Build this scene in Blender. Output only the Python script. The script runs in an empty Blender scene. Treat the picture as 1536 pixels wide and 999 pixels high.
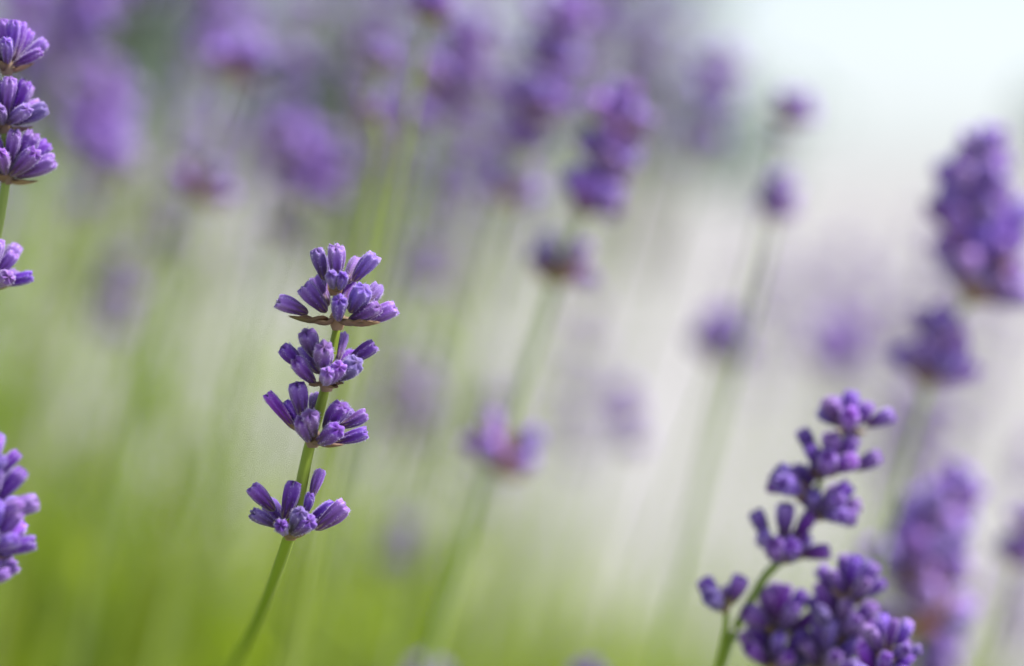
import bpy, math, random
import numpy as np
from mathutils import Vector, Matrix, Quaternion

random.seed(11)
rng = np.random.default_rng(11)
sc = bpy.context.scene
COL = sc.collection
R = math.radians

# ------------------------------------------------------------------ camera
CAM_H, PITCH, FOCAL, SENSOR = 0.60, 3.35, 100.0, 36.0
FOCUS, FSTOP = 0.50, 5.8
cam_d = bpy.data.cameras.new('camera')
cam = bpy.data.objects.new('camera', cam_d)
COL.objects.link(cam)
cam.location = (0, 0, CAM_H)
cam.rotation_euler = (R(90 - PITCH), 0, 0)
cam_d.lens, cam_d.sensor_width = FOCAL, SENSOR
cam_d.clip_start, cam_d.clip_end = 0.02, 2000
cam_d.dof.use_dof = True
cam_d.dof.focus_distance = FOCUS
cam_d.dof.aperture_fstop = FSTOP
cam_d.dof.aperture_blades = 0
sc.camera = cam

# ------------------------------------------------------------------ world, sun, exposure
SUN_EL, SUN_AZ = 54, 85          # azimuth: degrees to the right of the view direction
w = bpy.data.worlds.new('World')
sc.world = w
w.use_nodes = True
nt = w.node_tree
nt.nodes.clear()
sky = nt.nodes.new('ShaderNodeTexSky')
sky.sky_type = 'NISHITA'
sky.sun_disc = False
sky.sun_elevation = R(SUN_EL)
sky.sun_rotation = R(SUN_AZ)
sky.air_density, sky.dust_density, sky.ozone_density = 1.0, 0.5, 1.6
hs = nt.nodes.new('ShaderNodeHueSaturation')
hs.inputs['Saturation'].default_value = 0.25
tint = nt.nodes.new('ShaderNodeMix')      # thin even overcast, faintly blue
tint.data_type, tint.blend_type = 'RGBA', 'MULTIPLY'
tint.inputs[0].default_value = 1.0
tint.inputs[7].default_value = (0.91, 0.975, 1.05, 1)
bg = nt.nodes.new('ShaderNodeBackground')
bg.inputs['Strength'].default_value = 0.06
wo = nt.nodes.new('ShaderNodeOutputWorld')
nt.links.new(sky.outputs[0], hs.inputs['Color'])
nt.links.new(hs.outputs[0], tint.inputs[6])
nt.links.new(tint.outputs[2], bg.inputs['Color'])
nt.links.new(bg.outputs[0], wo.inputs['Surface'])

sun_d = bpy.data.lights.new('sun', 'SUN')
sun_d.energy, sun_d.angle, sun_d.color = 3.2, R(10), (1.0, 0.96, 0.90)
sun = bpy.data.objects.new('sun', sun_d)
COL.objects.link(sun)
sd = Vector((math.sin(R(SUN_AZ)) * math.cos(R(SUN_EL)), math.cos(R(SUN_AZ)) * math.cos(R(SUN_EL)), math.sin(R(SUN_EL))))
sun.rotation_euler = (-sd).to_track_quat('-Z', 'Y').to_euler()
sun.location = sd * 30

vs = sc.view_settings
vs.view_transform, vs.look, vs.exposure, vs.gamma = 'Standard', 'None', 1.52, 1.0
vs.use_curve_mapping = False
sc.render.engine = 'CYCLES'
sc.cycles.use_denoising = True
sc.cycles.max_bounces = 6
sc.cycles.transparent_max_bounces = 8

# ------------------------------------------------------------------ helpers
KPX = 1536 * FOCAL / SENSOR
CM = Matrix.Translation(cam.location) @ cam.rotation_euler.to_matrix().to_4x4()


def P(x, y, D):
    """the point that stands at depth D on the sight line of photo pixel (x, y)"""
    return CM @ Vector(((x - 768) / KPX * D, -(y - 499.5) / KPX * D, -D))


def tag(o, label=None, cat=None, group=None, kind=None):
    if label: o['label'] = label
    if cat: o['category'] = cat
    if group: o['group'] = group
    if kind: o['kind'] = kind
    return o


def link(name, data, parent=None):
    o = bpy.data.objects.new(name, data)
    COL.objects.link(o)
    if parent is not None: o.parent = parent
    return o


class MB:
    def __init__(s):
        s.v, s.f, s.m, s.t = [], [], [], []

    def add(s, verts, faces, mat=0, t=0.5):
        n = len(s.v)
        s.v.extend([tuple(p) for p in verts])
        s.f.extend([tuple(i + n for i in f) for f in faces])
        s.m.extend([mat] * len(faces))
        s.t.extend(list(t) if hasattr(t, '__len__') else [t] * len(verts))

    def mesh(s, name, mats, smooth=True):
        me = bpy.data.meshes.new(name)
        me.from_pydata(s.v, [], s.f)
        for m in mats: me.materials.append(m)
        me.polygons.foreach_set('material_index', s.m)
        me.polygons.foreach_set('use_smooth', [smooth] * len(s.f))
        a = me.attributes.new('along', 'FLOAT', 'POINT')
        a.data.foreach_set('value', s.t)
        me.update()
        return me


def frame(t):
    t = t.normalized()
    a = Vector((0, 0, 1)) if abs(t.z) < 0.9 else Vector((1, 0, 0))
    u = t.cross(a).normalized()
    return u, t.cross(u).normalized()


def add_tube(mb, pts, rad, seg=8, mat=0, square=0.0):
    n = len(pts)
    vs_, fs, ts = [], [], []
    for i, p in enumerate(pts):
        t = pts[min(i + 1, n - 1)] - pts[max(i - 1, 0)]
        u, v = frame(t)
        r = rad[i] if hasattr(rad, '__len__') else rad
        for k in range(seg):
            a = 2 * math.pi * k / seg
            q = 1 + square * math.cos(4 * a)
            vs_.append(p + (u * math.cos(a) + v * math.sin(a)) * r * q)
            ts.append(i / (n - 1))
    for i in range(n - 1):
        for k in range(seg):
            k2 = (k + 1) % seg
            fs.append((i * seg + k, i * seg + k2, (i + 1) * seg + k2, (i + 1) * seg + k))
    fs.append(tuple(reversed(range(seg))))
    fs.append(tuple(range((n - 1) * seg, n * seg)))
    mb.add(vs_, fs, mat, ts)


def spline(pts, per=6):
    """Catmull-Rom through pts"""
    out = []
    n = len(pts)
    for i in range(n - 1):
        p0, p1, p2, p3 = pts[max(i - 1, 0)], pts[i], pts[i + 1], pts[min(i + 2, n - 1)]
        for k in range(per):
            t = k / per
            out.append(0.5 * ((2 * p1) + (p2 - p0) * t + (2 * p0 - 5 * p1 + 4 * p2 - p3) * t * t + (3 * p1 - p0 - 3 * p2 + p3) * t ** 3))
    out.append(pts[-1].copy())
    return out


# ------------------------------------------------------------------ materials
def new_mat(name):
    m = bpy.data.materials.new(name)
    m.use_nodes = True
    n = m.node_tree
    b = n.nodes['Principled BSDF']
    return m, n, b


def ramp(n, fac, stops):
    r = n.nodes.new('ShaderNodeValToRGB')
    el = r.color_ramp.elements
    while len(el) < len(stops): el.new(0.5)
    for e, (p, c) in zip(el, stops): e.position, e.color = p, (*c, 1)
    n.links.new(fac, r.inputs[0])
    return r.outputs[0]


def mathn(n, op, a, b):
    q = n.nodes.new('ShaderNodeMath')
    q.operation = op
    for i, x in enumerate((a, b)):
        if isinstance(x, (int, float)): q.inputs[i].default_value = x
        else: n.links.new(x, q.inputs[i])
    return q.outputs[0]


def vary(n, col, rnd, hue=0.02, sat=0.15, val=0.3):
    h = n.nodes.new('ShaderNodeHueSaturation')
    n.links.new(col, h.inputs['Color'])
    n.links.new(mathn(n, 'ADD', mathn(n, 'MULTIPLY', rnd, 2 * hue), 0.5 - hue), h.inputs['Hue'])
    r2 = mathn(n, 'FRACT', mathn(n, 'MULTIPLY', rnd, 7.31), 0)
    n.links.new(mathn(n, 'ADD', mathn(n, 'MULTIPLY', r2, 2 * sat), 1 - sat), h.inputs['Saturation'])
    r3 = mathn(n, 'FRACT', mathn(n, 'MULTIPLY', rnd, 13.7), 0)
    n.links.new(mathn(n, 'ADD', mathn(n, 'MULTIPLY', r3, 2 * val), 1 - val), h.inputs['Value'])
    return h.outputs[0]


def mat_bud(name, stops, rough=0.6, sheen=0.5):
    m, n, b = new_mat(name)
    at = n.nodes.new('ShaderNodeAttribute'); at.attribute_name = 'along'
    geo = n.nodes.new('ShaderNodeNewGeometry')
    oi = n.nodes.new('ShaderNodeObjectInfo')
    tc = n.nodes.new('ShaderNodeTexCoord')
    no = n.nodes.new('ShaderNodeTexNoise'); no.inputs['Scale'].default_value = 9; no.inputs['Detail'].default_value = 4
    n.links.new(tc.outputs['Generated'], no.inputs['Vector'])
    f = mathn(n, 'ADD', at.outputs['Fac'], mathn(n, 'MULTIPLY', mathn(n, 'SUBTRACT', no.outputs['Fac'], 0.5), 0.45))
    col = ramp(n, f, stops)
    rnd = mathn(n, 'FRACT', mathn(n, 'ADD', geo.outputs['Random Per Island'], oi.outputs['Random']), 0)
    n.links.new(vary(n, col, rnd, 0.018, 0.12, 0.28), b.inputs['Base Color'])
    b.inputs['Roughness'].default_value = rough
    b.inputs['Sheen Weight'].default_value = sheen
    b.inputs['Sheen Roughness'].default_value = 0.4
    b.inputs['Sheen Tint'].default_value = (0.80, 0.72, 1.0, 1)
    b.inputs['Specular IOR Level'].default_value = 0.35
    bp = n.nodes.new('ShaderNodeBump'); bp.inputs['Strength'].default_value = 0.35; bp.inputs['Distance'].default_value = 0.0003
    n2 = n.nodes.new('ShaderNodeTexNoise'); n2.inputs['Scale'].default_value = 30
    n.links.new(tc.outputs['Generated'], n2.inputs['Vector'])
    n.links.new(n2.outputs['Fac'], bp.inputs['Height'])
    n.links.new(bp.outputs[0], b.inputs['Normal'])
    return m


def mat_leaf(name, c0, c1, trans=0.3, rough=0.55, val=0.25, grad=None):
    m, n, b = new_mat(name)
    geo = n.nodes.new('ShaderNodeNewGeometry')
    oi = n.nodes.new('ShaderNodeObjectInfo')
    rnd = mathn(n, 'FRACT', mathn(n, 'ADD', geo.outputs['Random Per Island'], oi.outputs['Random']), 0)
    tc = n.nodes.new('ShaderNodeTexCoord')
    no = n.nodes.new('ShaderNodeTexNoise'); no.inputs['Scale'].default_value = 6.0; no.inputs['Detail'].default_value = 3
    n.links.new(tc.outputs['Object'], no.inputs['Vector'])
    col = ramp(n, no.outputs['Fac'], [(0.3, c0), (0.7, c1)])
    cv = vary(n, col, rnd, 0.015, 0.12, val)
    n.links.new(cv, b.inputs['Base Color'])
    b.inputs['Roughness'].default_value = rough
    b.inputs['Specular IOR Level'].default_value = 0.15
    if trans:
        tr = n.nodes.new('ShaderNodeBsdfTranslucent')
        n.links.new(cv, tr.inputs['Color'])
        mx = n.nodes.new('ShaderNodeMixShader'); mx.inputs[0].default_value = trans
        n.links.new(b.outputs[0], mx.inputs[1]); n.links.new(tr.outputs[0], mx.inputs[2])
        n.links.new(mx.outputs[0], n.nodes['Material Output'].inputs['Surface'])
    return m


BUD_STOPS = [(0.0, (0.20, 0.13, 0.14)), (0.13, (0.085, 0.034, 0.10)), (0.34, (0.078, 0.021, 0.165)), (0.62, (0.14, 0.046, 0.34)), (0.88, (0.21, 0.095, 0.47)), (1.0, (0.33, 0.21, 0.58))]
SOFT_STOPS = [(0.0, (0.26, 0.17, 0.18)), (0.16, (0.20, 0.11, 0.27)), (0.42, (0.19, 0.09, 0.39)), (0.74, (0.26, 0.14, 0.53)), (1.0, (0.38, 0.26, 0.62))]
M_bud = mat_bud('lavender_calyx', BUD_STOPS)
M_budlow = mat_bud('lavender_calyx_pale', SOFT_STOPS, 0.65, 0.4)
M_bractlow = mat_leaf('withered_corolla', (0.36, 0.19, 0.14), (0.48, 0.29, 0.23), 0.3, 0.7, 0.25)
M_hair = mat_leaf('calyx_down', (0.52, 0.43, 0.74), (0.66, 0.58, 0.84), 0.5, 0.5, 0.1)
M_bract = mat_leaf('papery_bract', (0.24, 0.15, 0.10), (0.40, 0.28, 0.20), 0.25, 0.7, 0.25)
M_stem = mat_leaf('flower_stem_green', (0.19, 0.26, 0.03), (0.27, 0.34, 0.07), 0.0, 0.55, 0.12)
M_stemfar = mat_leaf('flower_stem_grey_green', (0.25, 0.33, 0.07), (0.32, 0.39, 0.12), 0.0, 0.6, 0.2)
M_leaf = mat_leaf('lavender_leaf', (0.215, 0.315, 0.003), (0.315, 0.415, 0.008), 0.35, 0.5, 0.3)
M_grass = mat_leaf('grass_blade', (0.215, 0.315, 0.003), (0.315, 0.415, 0.008), 0.35, 0.5, 0.3)
M_tree = mat_leaf('tree_leaf', (0.15, 0.22, 0.175), (0.23, 0.30, 0.25), 0.35, 0.5, 0.3)
M_olive = mat_leaf('olive_leaf', (0.09, 0.10, 0.05), (0.15, 0.155, 0.08), 0.3, 0.5, 0.3)
M_dry = mat_leaf('dry_grey_leaf', (0.20, 0.18, 0.13), (0.28, 0.26, 0.19), 0.3, 0.6, 0.2)
M_bark = mat_leaf('tree_bark', (0.10, 0.08, 0.06), (0.18, 0.15, 0.12), 0.0, 0.9, 0.1)
M_wood = mat_leaf('lavender_wood', (0.14, 0.11, 0.08), (0.22, 0.18, 0.13), 0.0, 0.9, 0.1)


def mat_ground(name, c0, c1, scale, bump):
    m, n, b = new_mat(name)
    tc = n.nodes.new('ShaderNodeTexCoord')
    no = n.nodes.new('ShaderNodeTexNoise'); no.inputs['Scale'].default_value = scale; no.inputs['Detail'].default_value = 6
    n.links.new(tc.outputs['Object'], no.inputs['Vector'])
    vo = n.nodes.new('ShaderNodeTexVoronoi'); vo.inputs['Scale'].default_value = scale * 40
    n.links.new(tc.outputs['Object'], vo.inputs['Vector'])
    f = mathn(n, 'ADD', mathn(n, 'MULTIPLY', no.outputs['Fac'], 0.7), mathn(n, 'MULTIPLY', vo.outputs['Distance'], 0.3))
    n.links.new(ramp(n, f, [(0.3, c0), (0.65, c1)]), b.inputs['Base Color'])
    b.inputs['Roughness'].default_value = 0.9
    b.inputs['Specular IOR Level'].default_value = 0.2
    bp = n.nodes.new('ShaderNodeBump'); bp.inputs['Strength'].default_value = bump; bp.inputs['Distance'].default_value = 0.01
    n.links.new(vo.outputs['Distance'], bp.inputs['Height'])
    n.links.new(bp.outputs[0], b.inputs['Normal'])
    return m


M_gravel = mat_ground('pale_chalk_gravel', (0.215, 0.21, 0.214), (0.305, 0.298, 0.304), 1.2, 0.4)
M_soil = mat_ground('grassy_soil', (0.10, 0.15, 0.03), (0.16, 0.22, 0.04), 3.0, 0.4)

# ------------------------------------------------------------------ setting: ground, lawn, grass
mb = MB()
S = 700
mb.add([(-S, -S, 0), (S, -S, 0), (S, S, 0), (-S, S, 0)], [(0, 1, 2, 3)])
tag(link('ground', mb.mesh('ground', [M_gravel], False)), 'pale chalky gravel ground running back to the horizon', 'ground', kind='structure')


def lawn_edge(y):        # x of the lawn's right-hand edge at distance y
    return -0.15 - 0.55 * (y - 3.0) + 0.10 * math.sin(1.7 * y)


mb = MB()
ys = [-1.0 + 0.35 * i for i in range(17)]
vv, ff = [], []
for i, y in enumerate(ys):
    vv += [(-9.0, y, 0.004), (lawn_edge(max(y, 2.0)) - 0.1 + random.uniform(-.05, .05), y, 0.004)]
    if i: ff.append((2 * i - 2, 2 * i - 1, 2 * i + 1, 2 * i))
mb.add(vv, ff)
tag(link('lawn', mb.mesh('lawn', [M_soil], False)), 'bright green lawn behind the lavender at lower left', 'lawn', kind='structure')


def blades(name, n, place, h0, h1, wid, mat, lean=0.35):
    xs = np.array([place() for _ in range(n)])
    a = rng.uniform(0, 2 * np.pi, n); h = rng.uniform(h0, h1, n); wd = wid * rng.uniform(.6, 1.3, n)
    b = rng.uniform(0, 2 * np.pi, n); l = h * rng.uniform(0, lean, n) * 2
    d = np.stack([np.cos(a) * wd, np.sin(a) * wd, 0 * a], 1)
    base = np.stack([xs[:, 0], xs[:, 1], xs[:, 2]], 1)
    mid = base + np.stack([np.cos(b) * l * .3, np.sin(b) * l * .3, h * .6], 1)
    tip = base + np.stack([np.cos(b) * l, np.sin(b) * l, h], 1)
    V = np.stack([base - d, base + d, mid - d * .8, mid + d * .8, tip], 1).reshape(-1, 3)
    i = np.arange(n) * 5
    F = [f for k in i for f in ((k, k + 1, k + 3, k + 2), (k + 2, k + 3, k + 4))]
    me = bpy.data.meshes.new(name)
    me.from_pydata(V.tolist(), [], F)
    me.materials.append(mat)
    return me


def lawn_place():        # thick near the lavender, thinning out over the gravel
    while True:
        y = 2.4 + random.expovariate(.75)
        x = lawn_edge(y) + random.gauss(-.5, .55)
        if y < 11: return (x, y, 0.004)


tag(link('grass', blades('grass', 16000, lawn_place, 0.05, 0.13, 0.003, M_grass)), 'blurred bright green grass at lower left behind the stems', 'grass', kind='stuff')

# ------------------------------------------------------------------ far shrubs and trees
def leaf_cloud(n, centre_r, size, seed):
    """leaf-sized faces spread through lumpy clumps: returns verts, faces (no painting, only shape)"""
    g = np.random.default_rng(seed)
    V, F = [], []
    cl = []
    for (c, r) in centre_r:
        for _ in range(int(22 * r ** 1.0) + 6):
            d = g.normal(size=3); d /= np.linalg.norm(d)
            cl.append((np.array(c) + d * r * g.uniform(.35, 1.0), r * g.uniform(.22, .42)))
    per = n // len(cl)
    for c, r in cl:
        d = g.normal(size=(per, 3)); d /= np.linalg.norm(d, axis=1)[:, None]
        p = c + d * (r * g.uniform(.3, 1.0, per) ** .5)[:, None]
        u = g.normal(size=(per, 3)); u /= np.linalg.norm(u, axis=1)[:, None]
        v = np.cross(u, g.normal(size=(per, 3))); v /= np.linalg.norm(v, axis=1)[:, None]
        s = size * g.uniform(.6, 1.3, per)[:, None]
        q = np.stack([p - u * s, p - v * s * .45, p + u * s, p + v * s * .45], 1).reshape(-1, 3)
        k0 = len(V)
        V.extend(q.tolist())
        F.extend([(k0 + 4 * i, k0 + 4 * i + 1, k0 + 4 * i + 2, k0 + 4 * i + 3) for i in range(per)])
    return V, F


def far_tree(name, x, y, h, lobes, label, cat, seed, n=2300, leaf=None):
    root = link(name, None)
    root.location = (x, y, 0)
    tag(root, label, cat, 'soft trees and shrubs behind the flowers')
    mb = MB()
    add_tube(mb, spline([Vector((0, 0, -.05)), Vector((.04, .02, h * .25)), Vector((-.03, 0, h * .5)), Vector((.02, .03, h * .8))]),
             [h * .045 * (1 - .75 * i / 18) for i in range(19)], 8)
    rr = random.Random(seed)
    for k in range(6):
        a = k * 1.05 + rr.random(); z0 = h * rr.uniform(.2, .5)
        add_tube(mb, spline([Vector((0, 0, z0)), Vector((math.cos(a) * h * .15, math.sin(a) * h * .15, z0 + h * .14)), Vector((math.cos(a) * h * .3, math.sin(a) * h * .3, z0 + h * .3))], 4),
                 [h * .016 * (1 - .8 * i / 8) for i in range(9)], 6)
    link('trunk', mb.mesh('trunk', [M_bark]), root)
    V, F = leaf_cloud(n, lobes, 0.075, seed)
    me = bpy.data.meshes.new('crown'); me.from_pydata(V, [], F); me.materials.append(leaf or M_tree)
    link('crown', me, root)


far_tree('shrub', 0.75, 17.5, 2.4, [((0, 0, 1.3), .85), ((-.5, .2, .9), .7), ((.5, -.1, .8), .6), ((-.2, 0, 1.9), .6)],
         'grey green rounded shrub ending where the white sky begins', 'shrub', 1, 1300)
far_tree('shrub', -1.1, 16.0, 2.6, [((0, 0, 1.5), .9), ((-.6, .2, 1.0), .8), ((.7, -.1, .9), .7), ((.1, 0, .6), .7)],
         'teal grey shrub showing between the flower heads at upper left', 'shrub', 2)
far_tree('tree', -2.55, 19.0, 3.0, [((0, 0, 1.7), .75), ((-.3, .2, 1.3), .6), ((.2, -.1, 2.2), .65), ((.1, 0, 2.7), .5)],
         'tall narrow dark olive tree behind the flowers at upper left', 'tree', 3, 6500, M_olive)
far_tree('shrub', -4.2, 20.0, 2.6, [((0, 0, 1.5), .9), ((-.6, .2, 1.0), .8), ((.7, -.1, .9), .7)],
         'grey green shrub behind the flowers at the upper left edge', 'shrub', 8)
far_tree('shrub', 5.3, 24.0, 1.5, [((0, 0, 1.0), .7), ((-.5, .2, .7), .5), ((.5, -.1, .6), .5)],
         'low green shrub peeping out at the far right edge', 'shrub', 4)

# ------------------------------------------------------------------ bud, whorl and bract shapes
def bud_profile(t):
    # calyx tube: narrow foot, club shaped, widest near the blunt toothed tip
    q = min(t / .72, 1.0)
    r = (0.115 + 0.09 * q * q * (3 - 2 * q)) * (.35 + .65 * math.sqrt(min(t / .13, 1.0)))
    if t > 0.84:
        r *= math.sqrt(max(0.0, 1 - ((t - 0.84) / 0.16) ** 2.4)) * 0.9 + 0.10
    return r


def bud_shape(seed, seg=28, rings=14, ribs=7, hairs=230, fat=1.0):
    rr = random.Random(seed)
    mb = MB()
    bend = rr.uniform(-.10, .10); ph = rr.random() * 6.28; open_ = rr.random() < .45
    vs_, fs, ts = [], [], []
    def axis(t): return Vector((bend * t * t * math.cos(ph), bend * t * t * math.sin(ph), t))
    for i in range(rings):
        t = (i / (rings - 1)) ** 0.95
        for k in range(seg):
            a = 2 * math.pi * k / seg
            r = bud_profile(t) * fat
            rib = math.cos(ribs * a + ph)
            r *= 1 + 0.11 * rib * math.sin(math.pi * min(t * .95 + .05, 1))
            r *= 1 + 0.05 * math.sin(3 * a + ph + 4 * t)
            tz = t
            if t > 0.86: tz += 0.05 * math.cos(5 * a + ph)      # toothed lip
            if i == rings - 1: tz -= 0.09 if open_ else .03
            c = axis(tz)
            vs_.append((c.x + r * math.cos(a), c.y + r * math.sin(a), c.z))
            ts.append(.38 if i == rings - 1 else min(1, max(0, t + .26 * rib * (1 - t * .8))))
    for i in range(rings - 1):
        for k in range(seg):
            k2 = (k + 1) % seg
            fs.append((i * seg + k, i * seg + k2, (i + 1) * seg + k2, (i + 1) * seg + k))
    fs.append(tuple(range((rings - 1) * seg, rings * seg)))
    fs.append(tuple(reversed(range(seg))))
    mb.add(vs_, fs, 0, ts)
    for _ in range(hairs):
        t = rr.uniform(.08, .93) ** .6; a = (6.283 * rr.randrange(ribs) - ph + rr.gauss(0, .7)) / ribs
        r = bud_profile(t) * fat
        c = axis(t) + Vector((r * math.cos(a), r * math.sin(a), 0)) * .97
        nrm = Vector((math.cos(a), math.sin(a), .35 + (1.6 if t > .9 else 0))).normalized()
        nrm = (nrm + Vector((rr.gauss(0, .3), rr.gauss(0, .3), rr.gauss(0, .3)))).normalized()
        l = rr.uniform(.04, .09) 
        u, v = frame(nrm); e = u * math.cos(a * 5) + v * math.sin(a * 5)
        mb.add([c - e * .006, c + e * .006, c + nrm * l], [(0, 1, 2)], 1, t)
    return mb


def add_bract(mb, base, direction, up, length, width, mat=0):
    """pointed, cupped papery bract"""
    d = direction.normalized(); s = d.cross(up).normalized(); n = s.cross(d).normalized()
    V, F = [], []
    prof = [(0, .3), (.15, .75), (.32, 1.0), (.5, .92), (.68, .62), (.84, .3), (.94, .12), (1.0, .03)]
    for (t, q) in prof:
        c = base + d * length * t + n * length * (0.16 * t * t - 0.03 * math.sin(math.pi * t)) + s * length * .05 * math.sin(5 * t + length * 4000)
        wq = width * .5 * q
        V += [c - s * wq + n * wq * (.45 + .2 * math.sin(9 * t)), c - n * wq * .25, c + s * wq + n * wq * (.4 + .2 * math.cos(11 * t))]
    for i in range(len(prof) - 1):
        a = 3 * i
        F += [(a, a + 1, a + 4, a + 3), (a + 1, a + 2, a + 5, a + 4)]
    th = n * -0.00018
    m = len(V)
    V2 = V + [p + th for p in V]
    F2 = F + [tuple(reversed([i + m for i in f])) for f in F]
    mb.add(V2, F2, mat, .1)


HERO = [bud_shape(s, fat=f).mesh('bud', [M_bud, M_hair]) for s, f in ((1, .95), (2, 1.05), (3, 1.0), (4, .9), (5, 1.1), (6, 1.0))]


def whorl_shape(seed, nb, spread, length=0.0070, low=True):
    """one ring of buds with bracts, axis +Z, around the origin"""
    rr = random.Random(seed)
    mb = MB()
    srcs = [bud_shape(100 + seed * 7 + k, 9, 7, 4, 16, rr.uniform(.95, 1.2)) for k in range(3)]
    for k in range(nb):
        tier = k % 2
        a = 2 * math.pi * (k + rr.uniform(-.3, .3)) / nb
        el = R(rr.uniform(18, 42) if tier == 0 else rr.uniform(48, 76)) * spread
        d = Vector((math.cos(a) * math.cos(el), math.sin(a) * math.cos(el), math.sin(el)))
        L = length * rr.uniform(.8, 1.15)
        q = d.to_track_quat('Z', 'Y')
        base = Vector((math.cos(a), math.sin(a), 0)) * .0013 + Vector((0, 0, .0004 + tier * .0012))
        src = srcs[k % 3]
        n0 = len(mb.v)
        mb.v.extend([tuple(base + q @ (Vector(p) * L)) for p in src.v])
        mb.f.extend([tuple(i + n0 for i in f) for f in src.f])
        mb.m.extend(src.m); mb.t.extend(src.t)
    for k in range(5):
        a = k * math.pi / 2.5 + rr.uniform(-.3, .3)
        add_bract(mb, Vector((0, 0, -.0006)), Vector((math.cos(a), math.sin(a), rr.uniform(-.1, 1.2))), Vector((0, 0, 1)), .0066 * rr.uniform(.8, 1.2), .0046, 2)
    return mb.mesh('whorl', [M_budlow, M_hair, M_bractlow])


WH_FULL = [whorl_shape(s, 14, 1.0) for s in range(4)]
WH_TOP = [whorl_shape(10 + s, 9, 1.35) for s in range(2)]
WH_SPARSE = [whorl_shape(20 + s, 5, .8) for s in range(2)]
WH_W = 0.0185       # width of a whorl mesh at scale 1

# ------------------------------------------------------------------ flower spikes
def stem_points(pts):
    """stem path from the top down through pts, then on into the plant's base on the ground"""
    d = (pts[-1] - pts[-2]).normalized()
    p = pts[-1].copy()
    out = list(pts)
    while p.z > 0.02:
        step = min(.08, max(p.z * .5, .02))
        d = (d * .8 + Vector((d.x * .6, d.y * .3, -1)).normalized() * .2).normalized()
        if d.z > -.4: d.z = -.4; d.normalize()
        p = p + d * step
        out.append(p.copy())
    out[-1].z = -0.005
    return out


def spike_root(pts, label, group, name='lavender_flower'):
    path = stem_points(pts)
    root = link(name, None)
    root.location = path[-1]
    tag(root, label, 'lavender', group)
    return root, path


def add_stem(root, path, rad, mat, per=5, seg=8):
    sp = spline(path, per)
    o = root.location
    n = len(sp)
    mb = MB()
    add_tube(mb, [p - o for p in sp], [rad * (.55 + .45 * min(1, i / (n * .35))) for i in range(n)], seg, 0, .12)
    link('stem', mb.mesh('stem', [mat]), root)


def put_bud(whorl, centre, base, tip, k, fat=1.0):
    b = link('bud', HERO[k % len(HERO)], whorl)
    d = tip - base
    b.location = base - centre
    b.rotation_mode = 'QUATERNION'
    b.rotation_quaternion = d.to_track_quat('Z', 'Y') @ Quaternion((0, 0, 1), k * 2.4)
    L = d.length
    b.scale = (L * fat, L * fat, L)
    return b


def whorl_part(root, centre, bracts):
    mb = MB()
    # the little swollen node the buds grow from
    V, F = [], []
    for i, (z, r) in enumerate(((-.0018, .0009), (-.0006, .0014), (.0006, .0014), (.0016, .0008))):
        for k in range(8):
            V.append(Vector((r * math.cos(k * math.pi / 4), r * math.sin(k * math.pi / 4), z)))
    for i in range(3):
        for k in range(8): F.append((i * 8 + k, i * 8 + (k + 1) % 8, i * 8 + 8 + (k + 1) % 8, i * 8 + 8 + k))
    mb.add(V, F, 0, .1)
    w_ = link('whorl', mb.mesh('whorl_node', [M_bract]), root)
    w_.location = centre - root.location
    for (bs, tp, wd) in bracts:
        m2 = MB()
        add_bract(m2, Vector((0, 0, 0)), tp - bs, Vector((0, 0, 1)), (tp - bs).length, wd * .62)
        b = link('bract', m2.mesh('bract', [M_bract]), w_)
        b.location = bs - centre
    return w_


# ---- the sharp flower in the middle: every bud from its own place
D0 = FOCUS
PX = D0 / KPX
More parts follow.
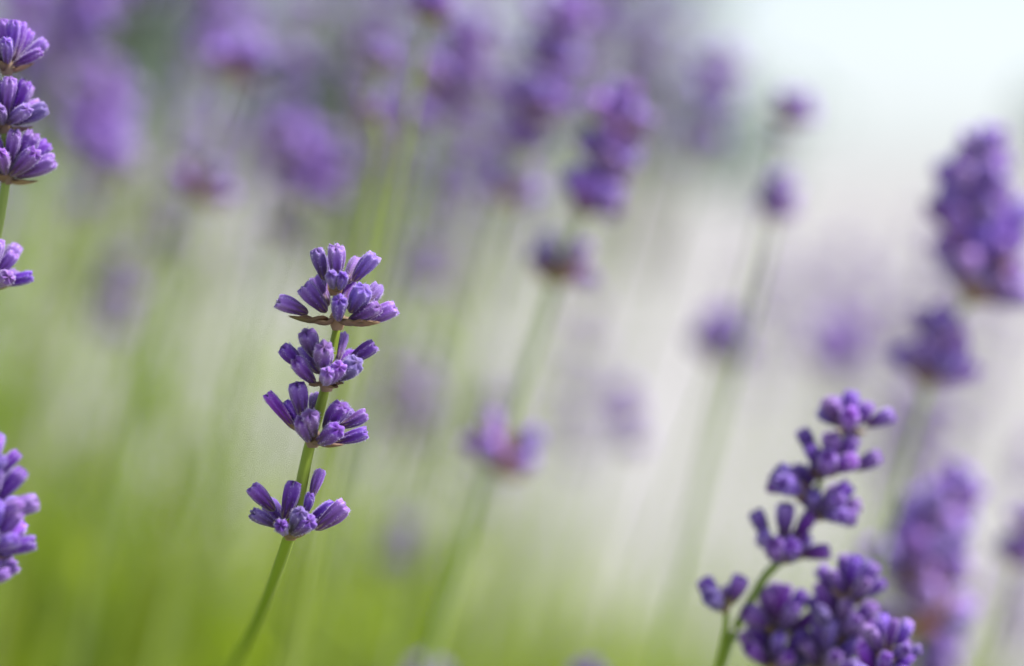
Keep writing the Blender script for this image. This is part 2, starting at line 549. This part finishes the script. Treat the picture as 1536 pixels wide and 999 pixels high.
# (tip x, tip y, base x, base y, facing: 1 towards the camera, -1 away, 0 sideways, fatness)
MAIN = [
    ((503, 428), [(474, 374, 487, 420, .3, 1.0), (507, 369, 504, 418, .6, 1.0), (562, 379, 530, 422, .3, 1.0), (489, 388, 495, 424, -1, .9), (540, 392, 518, 424, -1, .9), (497, 408, 500, 432, .9, .7), (516, 410, 510, 434, .9, .7)], [(504, 436, 492, 424, .003), (504, 436, 520, 428, .003)]),
    ((506, 480), [(416, 448, 462, 470, .2, 1.0), (452, 428, 490, 468, .5, 1.15), (506, 448, 508, 480, 1, 1.0), (548, 430, 525, 468, .6, 1.1), (571, 430, 545, 460, -.6, 1.0),
                  (568, 458, 522, 484, .7, .95), (595, 458, 545, 484, -.2, 1.0), (470, 420, 492, 458, -1, 1.0), (524, 420, 512, 460, -1, 1.0)],
     [(492, 478, 433, 483, .0055), (515, 480, 570, 492, .0060), (500, 480, 470, 488, .0055), (508, 480, 545, 490, .0055)]),
    ((490, 572), [(458, 496, 474, 536, .5, 1.1), (421, 522, 459, 554, .2, 1.0), (440, 543, 472, 574, .7, 1.0), (484, 522, 486, 556, 1, 1.05), (515, 498, 506, 542, -.6, .7),
                  (563, 514, 520, 545, -.1, 1.05), (536, 544, 502, 568, .7, 1.1), (494, 556, 488, 576, 1, .85), (450, 520, 480, 560, -.8, 1), (530, 530, 498, 562, -.9, 1), (508, 548, 494, 574, .9, .9)],
     [(482, 574, 462, 580, .0035), (490, 574, 506, 584, .0040), (494, 572, 515, 578, .003)]),
    ((469, 656), [(400, 587, 442, 644, .1, .85), (446, 574, 454, 626, .6, 1.0), (476, 592, 468, 620, -.7, .8), (463, 616, 470, 654, .9, 1.1), (510, 602, 488, 646, .6, 1.1),
                  (552, 622, 510, 640, -.1, .95), (553, 650, 500, 663, .2, .95), (508, 642, 478, 664, .8, .95), (424, 606, 456, 648, -.5, 1), (446, 630, 464, 662, .8, .9), (530, 612, 484, 652, -.9, 1)],
     [(462, 650, 430, 640, .0035), (470, 662, 515, 674, .0040), (468, 660, 488, 670, .0045)]),
    ((436, 795), [(376, 728, 412, 766, .1, 1.0), (377, 768, 418, 790, .4, .95), (442, 722, 426, 780, .5, .95), (480, 704, 467, 748, -.3, .8), (468, 742, 458, 772, .3, .8),
                  (523, 758, 472, 794, .1, 1.1), (464, 778, 438, 800, .8, 1.0), (420, 784, 428, 800, .9, .9), (400, 752, 428, 792, -.7, .9), (450, 764, 440, 798, .9, .9), (500, 752, 452, 794, -.8, .9)],
     [(433, 806, 408, 786, .0045), (436, 806, 472, 794, .0045), (434, 808, 440, 792, .005)]),
]
AXIS = [(503, 418), (506, 480), (500, 520), (490, 572), (480, 612), (466, 662), (455, 712), (444, 768), (432, 810, .002), (417, 853, .012), (396, 908, .04), (371, 962, .085), (350, 1010, .14)]
KB = [0]


def hand_spike(label, D, axis, whorls, full=56.0, group='lavender flowers near the camera', slim=1.0, rad=.00105, fill=0):
    px = D / KPX
    root, path = spike_root([P(a[0], a[1], D + .0015 + (a[2] if len(a) > 2 else 0)) for a in axis], label, group)
    add_stem(root, path, rad, M_stem, 5, 12)
    for (c, buds, bracts) in whorls:
        C3 = P(*c, D)
        wp = whorl_part(root, C3, [(P(bx, by, D - .0012), P(tx, ty, D - .003), wd) for (bx, by, tx, ty, wd) in bracts])
        for (tx, ty, bx, by, fc, fat) in buds:
            dpx = math.hypot(tx - bx, ty - by)
            fl = max(full, dpx)
            dep = math.sqrt(fl ** 2 - dpx ** 2) * px * (1 if fc >= 0 else -1) * min(1, abs(fc) + .25)
            bd = D - fc * .0022
            put_bud(wp, C3, P(bx, by, bd), P(tx, ty, bd - dep), KB[0], fat * slim * min(1.0, 52 / max(dpx, 40)) * 1.12)
            KB[0] += 1
        rr = random.Random(KB[0])
        for k in range(fill):       # buds round the far side of the ring
            a = math.pi * (k + rr.random()) / fill
            d = Vector((math.cos(a), abs(math.sin(a)) * .8 + .1, rr.uniform(.3, 1.3))).normalized()
            b0 = C3 + Vector((d.x, d.y, 0)) * .001
            put_bud(wp, C3, b0, b0 + d * full * .85 * px, KB[0] + k, slim)


hand_spike('sharp purple lavender flower in focus left of centre, five rings of buds', D0, AXIS, MAIN)

Z = lambda L: [(1000 + a / 2.275, 560 + b / 2.275, 1000 + c / 2.275, 560 + d / 2.275, f, w_) for (a, b, c, d, f, w_) in L]
RIGHT = [
    ((1270, 640), Z([(555, 80, 590, 172, .2, 1), (632, 66, 628, 160, -.4, 1), (695, 105, 645, 180, .3, 1), (775, 135, 678, 178, .1, .9), (618, 135, 622, 192, .9, 1), (590, 95, 612, 165, -.8, 1), (530, 120, 590, 180, -.3, .8)]),
     [(1276, 646, 1300, 652, .004), (1272, 646, 1254, 650, .003)]),
    ((1246, 702), Z([(458, 190, 505, 285, .1, .9), (488, 250, 515, 330, .4, .8), (558, 205, 566, 300, .5, 1), (650, 215, 585, 300, .2, 1), (735, 290, 625, 325, .1, 1), (552, 290, 540, 345, .9, 1), (640, 285, 565, 335, .8, 1), (600, 235, 560, 310, -.8, 1)]),
     [(1240, 708, 1212, 712, .005), (1244, 710, 1222, 722, .005)]),
    ((1200, 736), Z([(375, 322, 448, 398, .3, 1), (345, 380, 430, 402, .1, .9), (418, 338, 465, 395, -.5, 1), (400, 372, 460, 404, .8, 1)]),
     [(1202, 738, 1180, 736, .004)]),
    ((1230, 768), Z([(630, 376, 545, 450, .1, 1), (668, 448, 560, 462, .1, 1), (650, 494, 548, 484, .3, 1), (585, 425, 530, 470, .7, 1.1), (600, 478, 535, 486, .9, 1), (497, 398, 512, 478, .4, .9), (600, 400, 530, 450, -.7, 1)]),
     [(1228, 772, 1250, 780, .004)]),
    ((1178, 832), Z([(292, 468, 350, 575, .1, .95), (405, 440, 402, 560, .3, .95), (318, 545, 365, 610, .4, .9), (505, 478, 430, 570, .2, .9), (352, 585, 385, 640, .9, 1), (430, 575, 425, 640, .8, 1), (562, 602, 450, 622, .1, 1), (480, 560, 430, 610, -.6, 1)]),
     [(1176, 838, 1150, 818, .004), (1180, 840, 1210, 838, .004)]),
]
hand_spike('slightly soft lavender flower leaning right, upper one of the lower right group', .557,
           [(1274, 632), (1262, 668), (1240, 704), (1226, 735), (1225, 765), (1200, 805), (1176, 836), (1148, 864), (1120, 912), (1096, 960), (1075, 1020)], RIGHT, 54, slim=1.12, rad=.0008, fill=4)
hand_spike('small pair of purple buds on a thin stem left of the lower right cluster', .556,
           [(1086, 895), (1090, 925), (1086, 960), (1075, 1010), (1060, 1080)],
           [((1086, 905), Z([(128, 700, 178, 795, .2, 1.1), (262, 690, 215, 790, .2, 1.1), (150, 760, 185, 800, .8, 1), (215, 730, 200, 795, -.6, 1)]), [(1086, 908, 1066, 900, .004), (1088, 908, 1104, 898, .004)])], 50, slim=1.1, rad=.0008)


# ---- other flowers close to the focal plane: rings of separate buds
def near_spike(label, D, whorls, tail, group='lavender flowers near the camera', rad=.0010):
    """whorls: (x, y, width px, n buds); tail: stem pixels below the last ring"""
    pts = [P(x, y, D) for (x, y, *_r) in whorls] + [P(x, y, D) for x, y in tail]
    top = pts[0] + (pts[0] - pts[1]).normalized() * .002
    root, path = spike_root([top] + pts, label, group)
    add_stem(root, path, rad, M_stem, 5, 10)
    rr = random.Random(hash_label(label))
    for i, wv in enumerate(whorls):
        x, y, wpx, nb = wv[:4]
        c = pts[i]
        ax = ((top if i == 0 else pts[i - 1]) - pts[min(i + 1, len(pts) - 1)]).normalized()
        u, v = frame(ax)
        Lw = wpx / KPX * D * .5
        br = []
        for k in range(3):
            a = k * 2.1 + rr.random()
            d = (u * math.cos(a) + v * math.sin(a) + ax * rr.uniform(-.1, .25)).normalized()
            br.append((c - ax * .001, c - ax * .001 + d * Lw * .7, .004))
        wp = whorl_part(root, c, br)
        for k in range(nb):
            a = 2 * math.pi * (k + rr.uniform(-.25, .25)) / nb
            tier = k % 2
            el = R(rr.uniform(15, 38) if tier == 0 else rr.uniform(45, 72))
            if i == 0: el = R(rr.uniform(22, 45) if tier == 0 else rr.uniform(60, 82))
            d = (u * math.cos(a) + v * math.sin(a)) * math.cos(el) + ax * math.sin(el)
            L = Lw * rr.uniform(.82, 1.06)
            base = c + (u * math.cos(a) + v * math.sin(a)) * .0013 + ax * tier * .001
            put_bud(wp, c, base, base + d * L, rr.randrange(100), rr.uniform(.76, .95))
    return root


def hash_label(s):
    return sum((i + 1) * ord(ch) for i, ch in enumerate(s)) % 99991


near_spike('purple lavender flower cut by the photo edge at upper left, crisp with brown bract', .514,
           [(10, 98, 125, 15), (6, 186, 130, 16), (10, 262, 138, 16), (-20, 424, 124, 13)], [(-50, 520), (-80, 650)])
near_spike('pale purple lavender flower cut by the photo edge at lower left', .474,
           [(-30, 722, 130, 15), (-26, 770, 150, 18), (-34, 824, 150, 18), (-44, 872, 130, 14)], [(-65, 940), (-90, 1040)])
near_spike('dense slightly soft lavender flower rising from the bottom edge at lower right', .558,
           [(1272, 895, 125, 11), (1256, 950, 130, 11), (1235, 1003, 140, 12)], [(1205, 1060), (1180, 1140)])
near_spike('dark low lavender flower at the bottom edge, left one of the tight lower right cluster', .561,
           [(1168, 945, 130, 11), (1160, 1000, 130, 11)], [(1145, 1060), (1120, 1140)])
near_spike('white tinged lavender tip peeping over the bottom edge at lower right', .540,
           [(1332, 982, 105, 11), (1322, 1030, 120, 11)], [(1315, 1090), (1290, 1160)])


# ---- flowers out of focus: rings as single parts
NSP = [0]
def soft_spike(label, D, whorls, tail, group, rad=.0010, mat=None, curve=0.0):
    pts = [P(wv[0], wv[1], D) for wv in whorls] + [P(t[0], t[1], D + (t[2] if len(t) > 2 else 0)) for t in tail]
    top = pts[0] + (pts[0] - pts[1]).normalized() * .003
    root, path = spike_root([top] + pts, label, group)
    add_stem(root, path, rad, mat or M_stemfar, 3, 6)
    NSP[0] += 1
    rr = random.Random(NSP[0] * 17 + 3)
    for i, wv in enumerate(whorls):
        kind = wv[3] if len(wv) > 3 else ('t' if i == 0 else 'f')
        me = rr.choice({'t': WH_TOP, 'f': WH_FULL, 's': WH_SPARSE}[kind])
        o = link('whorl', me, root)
        ax = ((top if i == 0 else pts[i - 1]) - pts[min(i + 1, len(pts) - 1)]).normalized()
        o.location = pts[i] - ax * (.2 * wv[2] / KPX * D) - root.location
        o.rotation_mode = 'QUATERNION'
        o.rotation_quaternion = ax.to_track_quat('Z', 'Y') @ Quaternion((0, 0, 1), rr.random() * 6.28)
        s = 1.22 * wv[2] / KPX * D / WH_W
        o.scale = (s, s, s * rr.uniform(.95, 1.15))
    return root


G2 = 'soft lavender flowers behind the sharp one'
soft_spike('big bright purple blurred flower at the right edge below the white sky', .70,
           [(1474, 222, 92), (1466, 275, 136), (1464, 325, 164), (1472, 375, 176), (1480, 420, 160), (1410, 498, 110), (1400, 546, 138)], [(1385, 600), (1350, 720), (1308, 870), (1285, 1000)], G2, .0012)
soft_spike('blurred flower of three clear rings and pink brown gaps, upper centre', .72,
           [(934, 172, 115), (912, 232, 122), (890, 294, 118), (848, 392, 128, 's'), (752, 668, 142, 's')], [(735, 705), (690, 840), (652, 965), (640, 1010)], G2, .0016)
soft_spike('blurred flower of two wide rings high at upper left, stem pale', .80,
           [(358, 88, 115), (302, 268, 120, 's')], [(260, 400), (225, 520), (180, 700)], G2, .0011)
soft_spike('slim blurred flower on a green stem rising right above the sharp one', .74,
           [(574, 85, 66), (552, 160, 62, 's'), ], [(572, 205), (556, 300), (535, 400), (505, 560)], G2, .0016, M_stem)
soft_spike('slim pale blurred flower just right of the slim one on a green stem', .80,
           [(648, 105, 70), (624, 175, 70)], [(610, 260), (570, 420), (520, 600)], G2)
soft_spike('dark purple blurred flower cut by the top edge above the slim pair', .70,
           [(660, -60, 80), (646, 8, 85)], [(630, 90), (600, 240), (560, 420)], G2)
soft_spike('tall blurred flower with pinkish middle at top centre left of the three ringed one', .84,
           [(842, 22, 105), (826, 80, 105), (800, 150, 120), (786, 205, 100), (768, 278, 120, 's')], [(745, 345), (715, 460), (680, 600), (640, 760)], G2, .0012)
soft_spike('blurred mauve flower with trailing lower rings, above left of the sharp one', .92,
           [(488, 235, 100), (470, 280, 100), (425, 340, 70, 's')], [(400, 420), (360, 560), (320, 700), (270, 860)], G2, .0013)
soft_spike('small blurred flower against the white sky, highest on the right', .80,
           [(1192, 165, 85), (1172, 205, 40, 's')], [(1160, 260), (1130, 380), (1095, 520)], G2, .0007)
soft_spike('small dark blurred flower just below the one against the white sky', .78,
           [(1170, 282, 72), (1164, 312, 78)], [(1150, 380), (1125, 480), (1080, 640)], G2, .0007)
soft_spike('brownish mauve blurred flower right of centre on a grey leaning stem', .92,
           [(1085, 492, 90), (1082, 520, 110)], [(1070, 560), (1020, 690), (980, 800), (930, 940)], G2, .0011)
soft_spike('narrow upright blurred flower low right of centre', .98,
           [(934, 590, 62), (940, 630, 64), (948, 665, 50)], [(940, 740), (915, 860), (890, 1000)], G2, .0007)
soft_spike('wide pale mauve blurred flower just right of the sharp one lower rings', 1.3,
           [(612, 560, 80, 's'), (614, 605, 110, 's'), (620, 650, 75, 's')], [(640, 690), (600, 790), (560, 900), (540, 1000)], G2, .0012)
soft_spike('faint mauve upright flower low in the pale patch at left', 1.2,
           [(180, 405, 60), (174, 445, 70), (165, 490, 65)], [(150, 560), (115, 700), (70, 880)], G2)
soft_spike('faint mauve flower right above the top right buds of the sharp one', 1.15,
           [(645, 380, 65), (638, 420, 70)], [(625, 480), (590, 620), (550, 780)], G2)
soft_spike('faint grey mauve flower between the two right hand flowers with dark stems', 1.3,
           [(1255, 500, 85), (1245, 540, 95)], [(1225, 600), (1190, 740), (1150, 900)], G2)
soft_spike('broad bright blurred flower behind the lower right cluster', .72,
           [(1440, 730, 95), (1406, 790, 150), (1378, 842, 180), (1392, 905, 185, 's')], [(1370, 980), (1350, 1060)], G2)
soft_spike('soft mauve pink flower low behind the bottom right cluster', .80,
           [(1420, 915, 90), (1400, 955, 120), (1385, 1000, 120)], [(1370, 1060), (1350, 1140)], G2)
soft_spike('purple blurred flower cut by the right edge near the bottom', .75,
           [(1545, 780, 70), (1530, 830, 90)], [(1510, 900), (1480, 1000)], G2)
soft_spike('large mauve blurred flower in the upper left mass beside the edge flower', .98,
           [(150, 140, 120), (140, 190, 140), (160, 240, 120)], [(140, 320), (110, 450), (60, 640)], G2)
soft_spike('mauve blurred flower touching the top edge at upper left', .95,
           [(130, -30, 110), (120, 20, 120), (100, 60, 100)], [(90, 140), (50, 300), (10, 480)], G2)
soft_spike('blurred mauve flower at right end of the upper mass next to the sky', 1.0,
           [(1080, 95, 80), (1068, 145, 90), (1052, 205, 80)], [(1040, 260), (1000, 400), (950, 560)], G2)
soft_spike('pinkish mauve blurred flower left of the tall one with pinkish middle', .90,
           [(700, 60, 100), (688, 110, 105), (672, 160, 80)], [(655, 240), (620, 380), (570, 560)], G2)
soft_spike('pale lavender tip just showing at the bottom edge right of centre', .70,
           [(884, 1008, 60), (880, 1040, 80)], [(870, 1090), (850, 1180)], G2)
soft_spike('pale mauve tip just showing at the bottom edge left of centre', .85,
           [(640, 1012, 70), (636, 1040, 80)], [(620, 1090), (600, 1180)], G2)
soft_spike('pale mauve low flower right below the sharp one', 1.2,
           [(610, 800, 70), (600, 840, 70)], [(585, 900), (560, 1000)], G2)

# ---- the masses further back, spikes nothing tells apart
def mass(n, x0, x1, y0, y1, d0, d1, label, group, lean=(.08, .40), rad=.0010, wpx=.019, mat=None):
    for _ in range(n):
        D = random.uniform(d0, d1)
        while True:
            x, y = random.uniform(x0, x1), random.uniform(y0, y1)
            if not (835 < x < 990 and 90 < y < 420) and not (150 < x < 275 and -60 < y < 150) and not (370 < x < 480 and 20 < y < 200): break
        k = KPX / D
        ln = random.uniform(*lean)
        nw = random.choice((2, 3, 3, 4))
        wh, yy = [], y
        for i in range(nw):
            wh.append((x - ln * (yy - y), yy, wpx * k * random.uniform(.75, 1.1)))
            yy += .011 * k * random.uniform(.8, 1.9)
        tl = [(x - ln * (yy + dy * k - y) - .0, yy + dy * k) for dy in (.03, .09, .16)]
        soft_spike(label, D, wh, tl, group, rad, mat)


mass(42, -60, 480, -140, 215, 1.0, 2.0, 'dim mauve flower lost in the blurred mass at upper left', 'lavender mass at upper left')
mass(60, 540, 1070, -140, 215, 1.3, 2.6, 'dim mauve flower lost in the blurred mass at top centre', 'lavender mass at top centre')
mass(46, 1080, 1560, 330, 640, 2.2, 3.6, 'faint far mauve flower lost in the pale haze at right', 'far lavender at right')
mass(14, 1350, 1580, 560, 900, 1.2, 2.0, 'faint mauve flower lost in the blur at the lower right edge', 'lavender at lower right edge')
mass(68, -40, 1060, 200, 400, 2.2, 4.2, 'faint far mauve flower lost in the pale haze left of centre', 'far lavender at left')
mass(12, 520, 1000, 430, 640, 1.5, 2.4, 'faint mauve flower in the pale middle of the picture', 'faint lavender in the middle')

# ------------------------------------------------------------------ leafy lavender bushes at the stems' feet
def bush(x, y, h, r, label, seed, n=2600, shoots=0, sh=.46, leaf=None):
    g = np.random.default_rng(seed)
    root = link('lavender_bush', None)
    root.location = (x, y, 0)
    tag(root, label, 'bush', 'leafy lavender bushes')
    mb = MB()
    rr = random.Random(seed)
    for k in range(14):
        a = k * 2.4; q = rr.uniform(.3, .8) * r
        add_tube(mb, spline([Vector((0, 0, -.01)), Vector((math.cos(a) * q * .5, math.sin(a) * q * .5, h * .3)), Vector((math.cos(a) * q, math.sin(a) * q, h * .8))], 4),
                 [.004 * (1 - .7 * i / 8) for i in range(9)], 5)
    sx, sy, sz = [], [], []
    knots = [(rr.random() * 6.283, r * math.sqrt(rr.random())) for _ in range(7)]
    for k in range(shoots):        # long leafy shoots leaning right like the flower stems
        a, q = rr.choice(knots)
        a += rr.gauss(0, .16); q *= rr.uniform(.8, 1.2)
        H = h * .7 + (sh - h * .7) * rr.random() ** 1.5
        b0 = Vector((math.cos(a) * q * .6, math.sin(a) * q * .6, .0)); b1 = b0 + Vector((H * rr.uniform(.15, .35) + math.cos(a) * q * .3, math.sin(a) * q * .4, H))
        bm_ = (b0 + b1) / 2 + Vector((-.02, 0, .01))
        sp = spline([b0, bm_, b1], 5)
        add_tube(mb, sp, [.0011 * (1 - .5 * i / 10) for i in range(11)], 4, 1)
        for i in range(rr.randrange(14, 24)):
            p = sp[min(10, int(11 * rr.random() ** .8))]
            sx.append(p.x + rr.uniform(-.003, .003)); sy.append(p.y); sz.append(p.z + rr.uniform(-.02, .01))
    link('branch', mb.mesh('branch', [M_wood, M_stem]), root)
    th = g.uniform(0, 2 * np.pi, n); q = r * np.sqrt(g.uniform(0, 1, n))
    top = h * (1 - .75 * (q / r) ** 2)
    z = top * g.uniform(.25, 1.0, n) ** .6
    base = np.stack([np.cos(th) * q, np.sin(th) * q, z], 1)
    if shoots:
        base = np.concatenate([base, np.stack([sx, sy, sz], 1)]); th = np.concatenate([th, g.uniform(0, 6.283, len(sx))]); n = len(base)
    dr = np.stack([np.cos(th) * .5, np.sin(th) * .5, 0 * th + 1.0], 1) + g.normal(size=(n, 3)) * .35
    dr /= np.linalg.norm(dr, axis=1)[:, None]
    s = np.cross(dr, g.normal(size=(n, 3))); s /= np.linalg.norm(s, axis=1)[:, None]
    L = g.uniform(.03, .055, n)[:, None]; W = g.uniform(.0016, .0028, n)[:, None]
    V = np.stack([base - s * W * .4, base + s * W * .4, base + dr * L * .5 + s * W, base + dr * L, base + dr * L * .5 - s * W], 1).reshape(-1, 3)
    me = bpy.data.meshes.new('foliage')
    me.from_pydata(V.tolist(), [], [tuple(range(5 * i, 5 * i + 5)) for i in range(n)])
    me.materials.append(leaf or M_leaf)
    f = link('foliage', me, root)
    f['kind'] = 'stuff'


bush(-.22, .62, .30, .30, 'leafy bush foot under the sharp lavender flower', 1)
bush(-.33, 1.35, .39, .30, 'bright green leafy mound along the bottom left of the photo', 2, 7000, 190, .53)
bush(-.50, 2.1, .38, .38, 'green leafy mound behind the bottom left one', 3, 6500, 190, .56)
bush(-.50, 1.6, .36, .26, 'tall shooting green mound at the left edge', 6, 4600, 190, .58)
bush(-.22, 1.8, .30, .30, 'green leafy mound at the bottom centre', 4, 3400, 30, .38)
bush(.24, 1.35, .26, .22, 'dry olive leafy mound at the bottom right behind the flower cluster', 5, 1800, 14, .40, M_dry)
